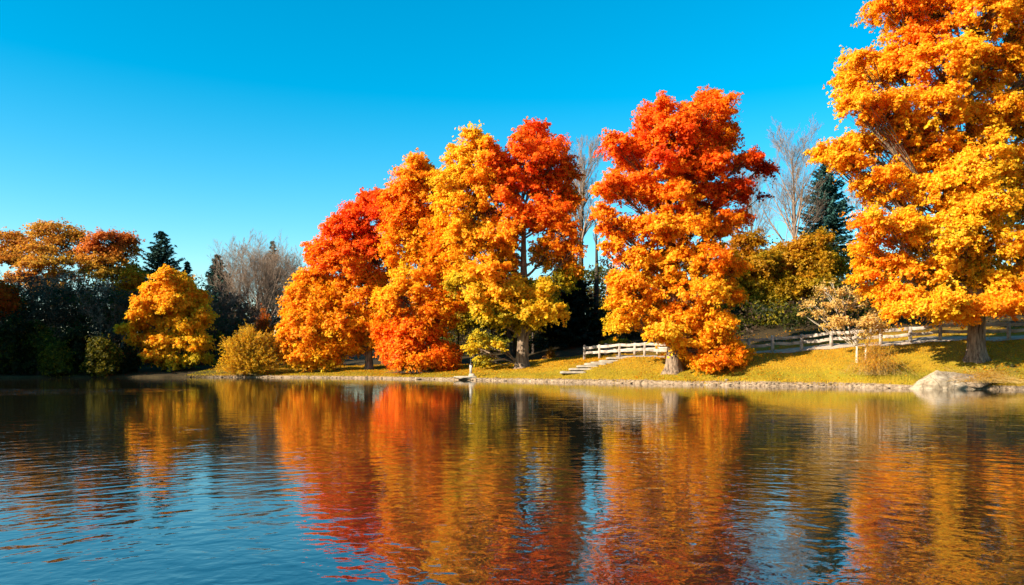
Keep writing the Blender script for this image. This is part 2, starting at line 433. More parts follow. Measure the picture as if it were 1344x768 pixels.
def conifer(name, label, px, d, top, hw, bottom=None, seed=0, group=None, dens=1.0, tint=(.022, .05, .038)):
    rng = np.random.default_rng(seed)
    base = place(px, d, .05); root = empty(name, base); tag(root, label, 'conifer', group)
    H = py2z(top, d) - base[2]; Rm = hw*d/F*1.7
    zb = .06*H if bottom is None else max(.06*H, py2z(bottom, d)-base[2])
    nl = int(46*dens)
    boughs, leavesC, leavesN, leavesD, tcol = [], [], [], [], []
    for i in range(nl):
        v = (i+rng.uniform(-.3, .3))/nl; z = zb + (H-zb)*np.clip(v, 0, .985)**.92
        nb = 6 if v > .75 else 9
        for b in range(nb):
            az = rng.uniform(0, 6.283)
            frac = 1-(z-zb)/(H-zb)
            Lb = Rm*(frac**.82*.96+.03)*rng.uniform(.62, 1.12)*(1+.14*math.sin(az*2+i*.9))
            dirv = lin([math.cos(az), math.sin(az), 0]); K = 5
            t = np.linspace(0, 1, K)
            rise = .28*frac*-1+.35*(1-frac)
            pts = lin([0, 0, z]) + dirv*Lb*t[:, None] + np.stack([0*t, 0*t, Lb*(rise*t + .18*t*t)], 1)
            boughs.append(pts)
            ns = max(8, int(26*Lb/1.5))
            tt = rng.uniform(.12, 1.02, ns)
            pc = lin([0, 0, z]) + dirv*Lb*tt[:, None] + np.stack([0*tt, 0*tt, Lb*(rise*tt+.18*tt*tt)], 1)
            side = np.cross(dirv, [0, 0, 1.])*rng.choice([-1, 1], ns)[:, None]
            wsp = np.clip(.42*Lb*(1.05-tt), .1, .6)
            dd_ = nrm(dirv*.7 + side*rng.uniform(.3, 1, (ns, 1)) + np.stack([0*tt, 0*tt, -.35+rng.normal(size=ns)*.2], 1))
            leavesC.append(pc + dd_*wsp[:, None]*.55); leavesD.append(dd_*1.0); leavesN.append(lin([0, 0, 1.]) + rng.normal(size=(ns, 3))*.5 + dirv*.2)
            tcol.append(np.full(ns, rng.uniform(.7, 1.3)))
    C = np.concatenate(leavesC); Dn = np.concatenate(leavesD); Nn = np.concatenate(leavesN); tc = np.concatenate(tcol)
    sz = rng.uniform(.16, .40, len(C))
    V, Q = leaf_quads(C, Nn, rng, sz, sz*.34, Dn)
    cl = lin(tint)[None]*(tc*rng.uniform(.7, 1.3, len(C)))[:, None]
    mesh_obj('crown', V, Q, M_ever, root, np.repeat(np.clip(cl, 0, .9), 4, 0))
    B = np.stack(boughs); parts = [tubes(B, np.full(len(B), .03)[:, None]*np.linspace(1.2, .3, 5)[None], 3)]
    tz = np.linspace(0, H, 9); rr = max(.12, H*.014)
    parts.append(tubes(np.stack([0*tz, 0*tz, tz], 1)[None], (rr*(1-tz/H*.93))[None], 10))
    mesh_obj('trunk', *join(parts), M_bark_dark, root, smooth=True)
    return root

def bare(name, label, px, d, top, hw, seed=0, group=None, mat=None, n=(13, 9, 7, 5), r0=.22, start=.25, up=.45, ang=.75, stems=1, minr=.010, cat='bare tree', trunk_mat=None, lenf=1.0, base=None):
    """leafless tree: trunk, limbs and fine twigs"""
    rng = np.random.default_rng(seed)
    base = place(px, d, .05) if base is None else base
    root = empty(name, base); tag(root, label, cat, group)
    H = (py2z(top, d) - base[2])*.87; Rm = hw*d/F
    K = 6; t = np.linspace(0, 1, K)
    cur = []
    for s in range(stems):
        a = rng.uniform(0, 6.28); sp = (stems > 1)*.12*H
        cur.append(np.stack([np.sin(t*4+a)*.015*H*t + sp*math.cos(a)*t, np.cos(t*3+a)*.012*H*t+sp*math.sin(a)*t, t*H*(.88 if stems > 1 else .95)], 1))
    cur = np.stack(cur); R = np.full(len(cur), r0)
    trunkV = tubes(cur, R[:, None]*(1-.93*t)[None], 9)
    parts = []
    Lp = H*.95
    for lv, nb in enumerate(n):
        N = len(cur)*nb
        pi = np.repeat(np.arange(len(cur)), nb)
        ts = np.clip((np.tile((np.arange(nb)+.5)/nb, len(cur)) + rng.uniform(-.4/nb, .4/nb, N)), 0, 1)
        s0 = start if lv == 0 else .18
        ts = s0 + (1-s0)*ts*.99
        kf = ts*(K-1); k0 = np.minimum(kf.astype(int), K-2); ff = (kf-k0)[:, None]
        st = cur[pi, k0]*(1-ff)+cur[pi, k0+1]*ff
        pd = nrm(cur[pi, k0+1]-cur[pi, k0])
        rv = nrm(np.cross(pd, rng.normal(size=(N, 3))))
        a = ang*rng.uniform(.7, 1.25, N)[:, None]
        dr = nrm(pd*np.cos(a)+rv*np.sin(a)+lin([0, 0, up*.5]))
        if lv == 0:
            ln = Rm*1.75*lenf*(1.05-.75*np.abs(ts-.35)**1.0)*rng.uniform(.75, 1.15, N)
        else:
            pl = np.linalg.norm(cur[pi, -1]-cur[pi, 0], axis=1)
            ln = pl*(.62 if lv == 1 else .55)*(1.08-.6*ts)*rng.uniform(.7, 1.2, N)
        e1 = st+dr*ln[:, None]*.5
        e2 = e1 + nrm(dr+lin([0, 0, up])*.6+rng.normal(size=(N, 3))*.15)*ln[:, None]*.5
        new = bez(st, e1, e2, K)
        kr = np.maximum(R[pi]*(1-.85*ts)*(.55 if lv == 0 else .5), minr*(1.6 if lv < 2 else 1))
        tp = np.maximum(kr[:, None]*(1-.8*t)[None], minr*.55)
        parts.append(tubes(new, tp, 5 if lv == 0 else 3))
        cur, R = new, kr
    mesh_obj('trunk', *trunkV, trunk_mat or mat or M_twig, root, smooth=True)
    mesh_obj('crown', *join(parts), mat or M_twig, root)
    return root

def stem_bush(name, label, cat, px, d, hw, hpx, seed=0, n=420, tone=5.0, leaf=.07, per=26, tscale=1.0, mat=None, group=None, spread=1.0, lean=0., jit=.4, foot=.25, stem_r=.014):
    rng = np.random.default_rng(seed)
    base = place(px, d, .03); root = empty(name, base); tag(root, label, cat, group)
    Rm = hw*d/F; H = hpx*d/F
    az = rng.uniform(0, 6.283, n); el = rng.beta(1.5, 1.3, n)*1.5+.04
    rr = rng.uniform(.55, 1., n)**.6*(1+.15*np.sin(az*3+seed)+.1*np.sin(el*9+az*2))
    end = np.stack([np.cos(az)*np.cos(el)*Rm*spread, np.sin(az)*np.cos(el)*Rm*spread*.8, np.sin(el)*H], 1)*rr[:, None]
    end[:, 0] += lean*end[:, 2]
    st = np.stack([rng.normal(size=n)*Rm*foot*.4, rng.normal(size=n)*Rm*foot*.4, np.zeros(n)], 1)
    mid = st*.6+end*.4; mid[:, 2] = end[:, 2]*.58+.1
    B = bez(st, mid, end, 6)
    gx = ground_z(B[..., 0]+base[0], B[..., 1]+base[1])-base[2]
    B[..., 2] = np.maximum(B[..., 2], gx+.02)
    t = rng.uniform(.22, 1.03, (n, per)); kf = np.clip(t, 0, .999)*5; k0 = kf.astype(int); ff = (kf-k0)[..., None]
    ii = np.arange(n)[:, None]
    C = (B[ii, k0]*(1-ff)+B[ii, k0+1]*ff).reshape(-1, 3); Dn = np.broadcast_to((B[ii, k0+1]-B[ii, k0]), (n, per, 3)).reshape(-1, 3)
    m = len(C); C = C+rng.normal(size=(m, 3))*leaf*.8
    out = nrm(C*lin([1, 1, .6])+lin([0, 0, .2]))
    sz = leaf*rng.uniform(.6, 1.4, m)
    V, Q = leaf_quads(C, out*.6+rng.normal(size=(m, 3))*.6+lin([0, 0, .3]), rng, sz*1.3, sz*.5, nrm(Dn)+rng.normal(size=(m, 3))*.6)
    cl = pal(tone+rng.normal(size=m)*jit+np.repeat(rng.normal(size=n)*jit, per))*tscale*rng.uniform(.75, 1.25, (m, 1))
    mesh_obj('foliage', V, Q, M_leaf, root, np.repeat(np.clip(cl, 0, .9), 4, 0))
    mesh_obj('stem', *tubes(B, np.full((n, 1), stem_r)*np.linspace(1.3, .5, 6)[None]*max(1, Rm*.5), 3), mat or M_twig_br, root)
    return root

sm = lambda x, a, b: min(1., max(0., (x-a)/(b-a)))
# ------------------------------------------------------------------ the seven big trees by the water
broadleaf('maple_tree', 'rounded golden yellow tree alone at the water, left of the olive bush', 'tree', 224, 89,
    [(222,364,12,12),(238,374,18,14),(208,382,18,14),(194,400,18,13),(228,395,28,18),(256,394,18,18),(184,413,16,9),(168,431,16,6),(204,425,28,16),(246,422,30,18),(268,416,12,12),(188,446,18,10),(220,450,32,16),(256,450,26,14),(206,468,20,10),(235,474,28,10),(216,485,18,5),(264,470,16,8)],
    lambda u, v: 4.6+.5*sm(v, .45, .05)+.9*sm(v, .22, 0)-.3*sm(v, .6, 1)+.8*sm(u, .2, .9)*sm(v, .6, .2), seed=11, n=640, per=100, clump=.66, trunk_r=.34, leaf=.16, noise_amp=.35)
broadleaf('maple_tree', 'smaller amber yellow tree at the lower left edge of the big orange row', 'tree', 405, 86,
    [(392,395,24,28),(410,372,24,22),(383,445,20,30),(405,430,34,38),(396,468,30,18),(372,430,8,12),(428,455,30,28),(425,400,24,26),(380,415,14,14),(375,462,12,12)],
    lambda u, v: 4.75-.7*sm(u, .1, .9)-.3*sm(v, .25, 0), seed=12, n=420, per=115, clump=.78, trunk_r=.25, noise_amp=.35)
broadleaf('maple_tree', 'broad red maple fading to orange below, its trunk showing at the bottom', 'tree', 484, 87.5,
    [(490,268,24,18),(468,282,24,18),(447,302,28,22),(505,280,20,30),(425,335,28,24),(470,315,34,26),(412,365,22,20),(450,350,34,30),(490,340,34,36),(430,385,30,26),(475,385,40,34),(510,390,24,40),(445,425,40,30),(490,430,36,26),(440,456,34,24),(425,470,26,16),(462,448,22,18),(515,440,30,26)],
    lambda u, v: 1.85+1.2*sm(v, .62, .45)+.95*sm(v, .4, .15)-.7*sm(v, .14, .02)*sm(u, -.4, .3)+.5*sm(u, .2, -.8)*sm(v, .8, .2), seed=13, n=800, per=125, clump=.86, trunk_r=.42, noise_amp=.55)
broadleaf('maple_tree', 'tall narrow orange tree between the red maple and the large two-toned maple', 'tree', 553, 81,
    [(548,218,18,14),(535,236,22,18),(562,240,22,22),(522,258,24,20),(550,265,34,26),(520,292,24,22),(560,300,36,30),(530,325,32,30),(575,335,30,32),(545,360,40,32),(590,372,20,26),(530,395,38,28),(572,405,38,30),(545,432,44,26),(525,460,34,20),(575,470,24,20),(545,474,34,13),(592,470,14,18),(505,440,18,18),(602,385,20,28),(598,345,18,24),(596,310,16,18),(500,400,16,24)],
    lambda u, v: 3.35+.7*sm(v, .75, .5)*sm(v, .1, .35)-1.35*sm(v, .3, .06)*sm(u, -.5, .4)+.25*sm(v, .8, 1)-.5*sm(v, .55, .45)*sm(v, .3, .45)*0, seed=14, n=800, per=125, clump=.84, trunk_r=.36, noise_amp=.6)
broadleaf('maple_tree', 'large two-topped maple, yellow left and red right, over a thick bare trunk', 'tree', 685, 77,
    [(622,188,26,16),(605,212,28,22),(642,205,22,20),(590,240,26,26),(628,235,38,28),(598,275,30,26),(640,275,36,28),(608,312,30,28),(648,318,34,30),(600,345,24,22),(582,262,22,26),(588,300,22,24),(602,372,22,18),
     (702,178,26,15),(680,192,18,16),(662,222,20,20),(658,262,24,22),(666,310,18,20),(662,345,22,20),(655,240,20,16),(730,200,26,18),(742,232,22,20),(700,210,36,26),(725,245,38,28),(685,240,32,28),(750,262,18,18),(715,282,40,26),(680,288,24,24),(740,305,24,22),(725,330,34,22),(752,330,14,24),(745,362,24,22),
     (640,360,36,24),(665,385,46,24),(705,385,36,24),(628,388,20,20),(690,412,42,22),(650,412,36,18),(722,408,26,20),(628,440,15,10),(622,458,10,9),(650,452,15,4),(632,474,9,5)],
    lambda u, v: (4.75-.3*sm(v,.85,1)) if u < -.22 and v > .4 else (5.0+1.0*sm(v, .42, .2) if v < .38 else 1.85+1.4*sm(v, .75, .5)+1.5*sm(u, .25, -.3)), seed=15, n=1150, per=125, clump=.76, trunk_r=.62, shell=(.5, .98), noise_amp=.45, trunk_top=.72, limb_r=.42, twig_r=.028, lean=.6)
broadleaf('maple_tree', 'tall red-orange maple with low sweeping skirts beside the stone steps', 'tree', 884, 63.7,
    [(925,134,20,14),(938,150,24,20),(902,150,18,16),(862,148,22,14),(850,170,28,20),(885,178,34,24),(920,185,34,26),(950,182,18,22),(808,192,22,15),(828,208,34,22),(868,215,38,26),(912,222,38,26),(940,215,22,20),(978,212,28,12),(1000,222,18,8),(992,262,24,7),(965,250,30,12),(800,245,26,20),(840,250,36,24),(885,262,38,24),(925,262,32,22),(790,285,18,18),(812,302,34,20),(860,300,40,26),(910,300,38,24),(945,295,28,18),(970,285,16,10),(800,328,20,12),(840,338,36,20),(890,345,44,24),(935,340,34,22),(960,352,18,14),(820,372,36,18),(865,380,44,24),(915,385,40,24),(950,385,24,22),(815,400,24,20),(812,425,18,13),(850,412,40,22),(895,420,44,24),(935,425,34,22),(868,438,28,12),(910,455,42,18),(948,458,28,20),(960,475,20,9),(930,475,26,9),(900,470,20,9),(902,455,30,12),(945,470,26,12),(975,460,12,12)],
    lambda u, v: 2.45+.65*sm(v, .72, .55)+.85*sm(v, .58, .35)+.8*sm(v,.4,.2)*sm(u,.35,-.2)-.3*sm(v, .15, 0)-1.75*sm(u, .45, .85)*sm(v, .3, .45)+.7*sm(abs(u+.1), .3, 0)*sm(abs(v-.62), .15, 0), seed=16, n=1500, per=130, clump=.62, leaf=.125, trunk_r=.62, shell=(.5, .96), noise_amp=.6, trunk_top=.8, limb_r=.36, twig_r=.02)
broadleaf('maple_tree', 'huge amber maple beside the boulder, its crown past the frame top', 'tree', 1281, 55.3,
    [(1245,-95,60,30),(1320,-90,60,34),(1280,-140,50,34),(1190,-40,42,22),(1260,-40,60,30),(1340,-30,60,34),(1172,10,34,16),(1160,-5,24,12),(1222,20,48,24),(1290,20,54,28),(1360,30,50,34),(1195,52,46,18),(1120,82,24,12),(1128,100,30,16),(1170,88,36,22),(1235,80,54,28),(1300,88,54,30),(1360,90,40,30),(1125,140,30,18),(1165,145,40,22),(1225,140,52,28),(1290,150,54,30),(1350,150,40,28),(1092,196,22,12),(1175,226,40,16),(1215,232,46,20),(1150,236,28,11),(1255,238,50,24),(1195,178,40,18),(1082,202,20,9),(1106,206,24,12),(1108,98,18,11),(1112,128,18,10),(1118,110,18,10),(1125,190,36,14),(1170,185,40,16),(1220,200,46,24),(1280,210,54,30),(1345,215,46,30),(1120,218,26,9),(1165,250,38,20),(1215,258,46,24),(1280,270,54,26),(1345,275,44,28),(1142,290,28,16),(1180,300,40,22),(1235,310,50,24),(1300,322,54,24),(1360,330,40,26),(1130,325,20,14),(1160,345,38,20),(1210,355,46,22),(1265,365,52,22),(1330,370,50,22),(1135,362,18,10),(1165,385,36,16),(1215,395,44,17),(1270,405,44,12),(1320,395,40,18),(1365,390,34,18),(1180,408,22,9),(1250,418,22,7),(1228,412,24,10),(1400,130,50,50),(1420,210,50,50),(1415,300,50,46),(1405,380,40,24),(1395,40,40,40),(1340,398,34,10)],
    lambda u, v: 3.95+.5*sm(v, .72, .5)-.55*sm(v, .7, 1)-1.0*sm(v, .08, .02)*sm(u, -.2, .1)-.9*sm(abs(v-.53), .1, .02)*sm(u, .1, .5), seed=17, n=2700, per=130, clump=.64, leaf=.115, trunk_r=.58, rzmul=1.3, shell=(.5, .97), noise_amp=.48, depth=.45, trunk_top=.85, limb_r=.34, twig_r=.02, min_start=3.0)

# ------------------------------------------------------------------ plants near the shore
stem_bush('willow_bush', 'round olive yellow bush of upright shoots at the waterline', 'bush', 327, 84.4, 44, 60, seed=21, n=1500, tone=5.0, leaf=.075, per=44, tscale=.72, jit=.3, foot=.4, mat=M_straw, stem_r=.006)
stem_bush('shrub', 'dull reddish upright shrub behind the olive yellow bush', 'bush', 347, 95, 16, 72, seed=22, n=420, tone=2.6, leaf=.11, per=30, tscale=.5, foot=.6)
stem_bush('dry_grass_clump', 'tall tan clump of dry grass on the bank left of the boulder', 'dry grass', 1148, 55.2, 36, 52, seed=23, n=330, tone=4.5, leaf=.034, per=24, tscale=.66, foot=1.1, spread=.95, mat=M_straw, stem_r=.0045)
stem_bush('dry_grass_clump', 'low brown tuft of dry grass right of the boulder', 'dry grass', 1293, 51.9, 38, 13, seed=24, n=500, tone=4.5, leaf=.03, per=14, tscale=.5, foot=1.8, mat=M_straw, stem_r=.005)
stem_bush('shrub', 'small leafless orange brown shrub left of the fence end', 'bush', 723, 82, 9, 15, seed=25, n=160, tone=3.9, leaf=.06, per=16, tscale=.35)
stem_bush('shrub', 'small green plant low on the bank near the right edge', 'plant', 1325, 53.6, 6, 5, seed=26, n=90, tone=7.4, leaf=.06, per=10, tscale=1.0, foot=.8)
stem_bush('shrub', 'low green grassy clump at the water below the orange tree', 'plant', 542, 79.6, 20, 9, seed=27, n=420, tone=6.8, leaf=.05, per=10, tscale=.8, foot=1.5)
stem_bush('hedge', 'low mounded olive hedge behind the short fence', 'hedge', 806, 79, 26, 18, seed=28, n=700, tone=6.6, leaf=.08, per=26, tscale=.8, foot=1.6)
broadleaf('young_tree', 'young pale tan tree with thin whitish stems in front of the fence', 'tree', 1131, 58.4,
    [(1065,395,14,8),(1085,380,16,10),(1075,412,20,8),(1100,400,24,12),(1125,395,20,14),(1095,422,26,10),(1130,422,28,12),(1155,430,22,10),(1092,370,7,7),(1108,384,12,10),(1160,420,18,9),(1052,412,8,5),(1150,412,20,10),(1130,440,20,6),(1060,402,10,5)],
    lambda u, v: 5.0, seed=31, n=125, per=32, clump=.42, leaf=.085, trunk_r=.075, bark=M_pale, stems=2, noise_amp=.2, jit=.2, tone_scale=.85, mixcol=((.62, .45, .17), .65), trunk_top=.9, shell=(.3, 1.0), twig_r=.012, limb_r=.5, min_start=1.1, depth=.5)

# ------------------------------------------------------------------ woods on the left shore
UMB = dict(upbias=.85, shell=(.8, 1.05), flat=.35, noise_amp=.35, bark=M_bark_dark, trunk_r=.4, limb_r=.42, twig_r=.03)
broadleaf('umbrella_tree', 'amber brown flat-topped tree at the left edge of the skyline', 'tree', 24, 118, [(12,318,30,16),(38,330,26,18),(20,345,36,14),(5,335,26,16)], lambda u, v: 3.75+.6*sm(v, .5, 0), seed=41, n=120, per=55, clump=1.1, leaf=.19, tone_scale=.75, mixcol=((.34, .16, .045), .4), **UMB)
broadleaf('umbrella_tree', 'tallest flat-topped amber tree on the left skyline with open branches', 'tree', 72, 122, [(75,303,34,12),(92,318,26,18),(58,312,26,14),(98,340,18,14),(78,330,20,20)], lambda u, v: 3.7+.5*sm(v, .6, 0), seed=42, n=120, per=48, clump=1.1, leaf=.19, tone_scale=.75, mixcol=((.34, .16, .045), .4), **UMB)
broadleaf('umbrella_tree', 'lower golden olive tree in front of the tallest flat-topped one', 'tree', 62, 112, [(48,330,26,12),(72,345,26,12),(50,352,30,14),(85,365,24,14),(35,372,30,18),(70,385,30,18)], lambda u, v: 4.3+.5*sm(v, .5, 0), seed=43, n=150, per=55, clump=1.1, leaf=.19, tone_scale=.75, mixcol=((.34, .16, .045), .4), **UMB)
broadleaf('umbrella_tree', 'rust red domed tree left of the tallest spruce on the skyline', 'tree', 146, 116, [(148,318,34,14),(128,330,24,14),(168,332,22,16),(146,345,40,18),(125,358,22,14),(165,360,24,16),(145,365,28,14)], lambda u, v: 5.6-3.3*sm(v, .35, .8), seed=44, n=220, per=65, clump=1.1, leaf=.19, tone_scale=.75, mixcol=((.34, .16, .045), .4), **UMB)
broadleaf('small_tree', 'small dull orange tree just behind the lone golden yellow tree', 'tree', 172, 101, [(174,368,20,12),(164,385,18,16),(182,385,14,14),(166,402,14,10)], lambda u, v: 3.7, seed=45, n=110, per=80, clump=.9, leaf=.17, tone_scale=.62, trunk_r=.2, bark=M_bark_dark, noise_amp=.3)
broadleaf('small_tree', 'bright red small tree at the left edge of the frame above the shaded shore', 'tree', 3, 93, [(12,395,18,14),(0,385,20,18),(-15,400,24,22),(22,405,10,7)], lambda u, v: 1.9, seed=46, n=130, per=80, clump=.85, leaf=.17, tone_scale=.6, trunk_r=.2, bark=M_bark_dark, noise_amp=.35)
for i, (px, d, top, hw, lab) in enumerate([
    (212, 122, 303, 30, 'tallest dark green spruce on the left skyline, right of the rust red tree'),
    (245, 118, 343, 15, 'small dark spruce half hidden behind the lone golden tree'),
    (286, 116, 334, 21, 'dark spruce standing right of the lone golden yellow tree'),
    (358, 130, 316, 15, 'spruce tip rising above the round bare tree'),
    (1084, 104, 209, 31, 'blue green spruce on the right skyline beside the huge amber maple'),
    (750, 92, 345, 30, 'very dark spruce in the gap right of the two-topped maple')]):
    conifer('spruce_tree', lab, px, d, top, hw, (420, 430, 430, 430, 335, None)[i], seed=50+i, group='spruces behind the autumn trees', tint=(.028, .06, .045) if i < 4 else ((.03, .08, .065) if i == 4 else (.014, .027, .018)))
bare('bare_tree', 'round bare grey tree with dense twigs, above the olive bush', 340, 112, 348, 54, seed=60, n=(16, 10, 9, 7), start=.2, r0=.4, ang=.8, minr=.013, stems=2)
bare('bare_tree', 'faint pinkish bare tree on the skyline left of the spruce tip', 316, 132, 316, 30, seed=61, n=(14, 9, 7, 5), start=.35, r0=.3, minr=.012)
bare('bare_tree', 'bare twiggy tree top touching the left side of the red maple', 388, 124, 334, 26, seed=62, n=(14, 9, 7, 5), start=.3, r0=.3, minr=.012)
bare('bare_tree', 'tall pale bare tree rising right of the two-topped maple', 764, 98, 166, 36, seed=63, n=(26, 9, 7, 5), start=.5, r0=.5, up=.5, ang=.6, minr=.011, lenf=1.1, trunk_mat=M_bark_dark)
bare('bare_tree', 'straight dark bare trunk close left of the red-orange maple', 782, 93, 250, 16, seed=64, n=(9, 6, 5), start=.7, r0=.46, up=.8, ang=.5, mat=M_twig_br, trunk_mat=M_bark_dark, lenf=.8)
bare('bare_tree', 'tall slender bare tree left of the blue green spruce', 1042, 90, 162, 40, seed=65, n=(22, 9, 7, 5), start=.36, r0=.36, up=.45, ang=.68, minr=.010, lenf=1.2, trunk_mat=M_twig_br)
bare('bare_tree', 'thin bare tree behind the dark red right branches of the red-orange maple', 985, 98, 196, 34, seed=66, n=(20, 9, 6, 5), start=.4, r0=.22, up=.5, ang=.65, minr=.011)
bare('bare_tree', 'pale bare tree in the gap between the spruce and the huge amber maple', 1133, 108, 214, 30, seed=67, n=(20, 9, 6, 5), start=.3, r0=.25, up=.5, ang=.65, minr=.013)
for i, (px, d, top, hw, lab) in enumerate([
    (28, 100, 372, 30, 'dim brown bare tree at the far left, above the shaded shore'),
    (66, 98, 366, 30, 'dim bare tree below the golden olive tree'),
    (98, 101, 362, 28, 'dim bare tree below the rust red domed tree on its left'),
    (133, 97, 372, 26, 'bare tree with the palest trunk in the shaded left wood'),
    (160, 99, 385, 20, 'dim bare tree beside the small dull orange tree'),
    (284, 101, 385, 26, 'brown bare tree between the lone golden tree and the olive bush'),
    (312, 104, 388, 24, 'brown bare tree directly behind the olive yellow bush')]):
    bare('bare_tree', lab, px, d, top, hw, seed=70+i, n=(14, 9, 7, 5), start=.15, r0=.2, mat=M_twig if i in (1, 3, 4) else M_twig_br, minr=.013, group='bare trees in the shaded wood')
for i, (px, d, top, hw, lab) in enumerate([
    (-12, 82.5, 425, 26, 'dark green shrub cut by the left frame edge at the waterline'),
    (18, 83, 410, 26, 'tall dark green shrub second from the left at the shaded waterline'),
    (50, 83.5, 418, 24, 'dark green shrub third from the left at the shaded waterline'),
    (76, 82.5, 448, 20, 'low mossy green shrub in the middle of the shaded waterline'),
    (102, 84, 422, 26, 'dark green shrub under the rust red domed tree at the shaded waterline'),
    (134, 83.5, 440, 22, 'low olive tinted shrub near the right end of the shaded waterline'),
    (160, 86, 456, 20, 'low dark shrub touching the lone golden yellow tree on its left')]):
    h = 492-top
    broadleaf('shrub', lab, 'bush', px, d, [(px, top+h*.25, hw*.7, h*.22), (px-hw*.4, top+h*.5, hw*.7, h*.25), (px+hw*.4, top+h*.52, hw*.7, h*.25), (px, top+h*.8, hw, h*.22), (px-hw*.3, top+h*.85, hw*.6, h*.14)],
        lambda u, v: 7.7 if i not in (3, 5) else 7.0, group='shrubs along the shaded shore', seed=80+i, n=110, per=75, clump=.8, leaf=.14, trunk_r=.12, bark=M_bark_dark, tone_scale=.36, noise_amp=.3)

# ------------------------------------------------------------------ woods behind the lawn
OL = dict(bark=M_bark_dark, trunk_r=.24, leaf=.15, clump=.85, noise_amp=.35)
broadleaf('small_tree', 'olive yellow tree behind the fence, right of the red-orange maple', 'tree', 1000, 88, [(1000,345,26,18),(985,375,26,24),(1018,375,28,24),(1000,405,36,22),(1030,400,20,20),(975,405,16,18)], lambda u, v: 4.8+1.1*sm(v, .7, .1), seed=91, n=330, per=95, tone_scale=.5, **OL)
broadleaf('small_tree', 'dull gold tree below the tall slender bare tree', 'tree', 1055, 89, [(1050,325,24,16),(1072,318,20,14),(1040,350,28,20),(1078,345,26,20),(1062,375,34,20),(1095,352,18,18),(1040,385,24,16),(1090,380,24,18)], lambda u, v: 4.6+.8*sm(v, .6, .1), seed=92, n=330, per=95, tone_scale=.55, **OL)
broadleaf('small_tree', 'brown gold tree between the olive yellow tree and the dull gold tree', 'tree', 1028, 93, [(1025,335,22,16),(1012,352,24,20),(1035,362,26,22),(1022,390,34,22),(1030,415,34,16)], lambda u, v: 4.8+.8*sm(v, .5, 0), seed=95, n=240, per=85, tone_scale=.55, **OL)
broadleaf('small_tree', 'pale peach tree behind the dark red side of the red-orange maple', 'tree', 975, 88, [(975,322,20,18),(990,315,16,14),(965,350,20,18)], lambda u, v: 4.5, seed=93, n=90, per=60, tone_scale=.5, **OL)
broadleaf('small_tree', 'dark olive tree behind the young pale tan tree', 'tree', 1105, 88, [(1100,395,30,22),(1125,405,26,20),(1085,410,24,18),(1110,425,34,14)], lambda u, v: 7.0, seed=94, n=170, per=80, tone_scale=.4, **OL)
DK = dict(bark=M_bark_dark, leaf=.17, clump=1.0, noise_amp=.3, tone_scale=.65)
for i, (px, d, top, hw, tr, tone, lab) in enumerate([
    (602, 90, 392, 22, .17, 6.6, 'slim dark woodland tree just right of the orange tree'),
    (622, 99, 385, 24, .16, 6.9, 'slim dark woodland tree behind the yellow low branch'),
    (645, 95, 392, 22, .16, 7.2, 'woodland tree left of the paired dark trunks'),
    (668, 88, 380, 22, .32, 7.0, 'thick dark woodland trunk close left of the two-topped maple trunk'),
    (675, 94, 384, 20, .19, 7.2, 'pale-sided woodland trunk left of the two-topped maple trunk'),
    (700, 92, 388, 22, .16, 6.8, 'thin woodland tree close right of the two-topped maple trunk'),
    (712, 101, 380, 24, .17, 7.2, 'thin woodland tree behind the small orange brown shrub'),
    (735, 104, 384, 26, .16, 7.4, 'woodland tree left of the very dark spruce'),
    (800, 98, 388, 26, .2, 7.0, 'dark woodland tree behind the low olive hedge'),
    (832, 102, 385, 26, .2, 7.2, 'dark woodland tree behind the short fence'),
    (958, 90, 392, 24, .2, 6.8, 'woodland tree right behind the skirts of the red-orange maple'),
    (1160, 88, 385, 30, .2, 7.0, 'woodland tree behind the fence under the left side of the amber maple'),
    (1205, 92, 390, 30, .2, 7.2, 'woodland tree behind the fence under the middle of the amber maple'),
    (1318, 88, 388, 30, .2, 6.8, 'woodland tree behind the fence right of the amber maple trunk')]):
    h = 440-top
    broadleaf('woodland_tree', lab, 'tree', px, d, [(px, top+h*.2, hw*.7, h*.22), (px-hw*.45, top+h*.4, hw*.7, h*.24), (px+hw*.45, top+h*.42, hw*.7, h*.24), (px, top+h*.62, hw*.9, h*.2)],
        lambda u, v: tone, group='dim trees in the wood behind the lawn', seed=100+i, n=90, per=65, trunk_r=tr, **DK)

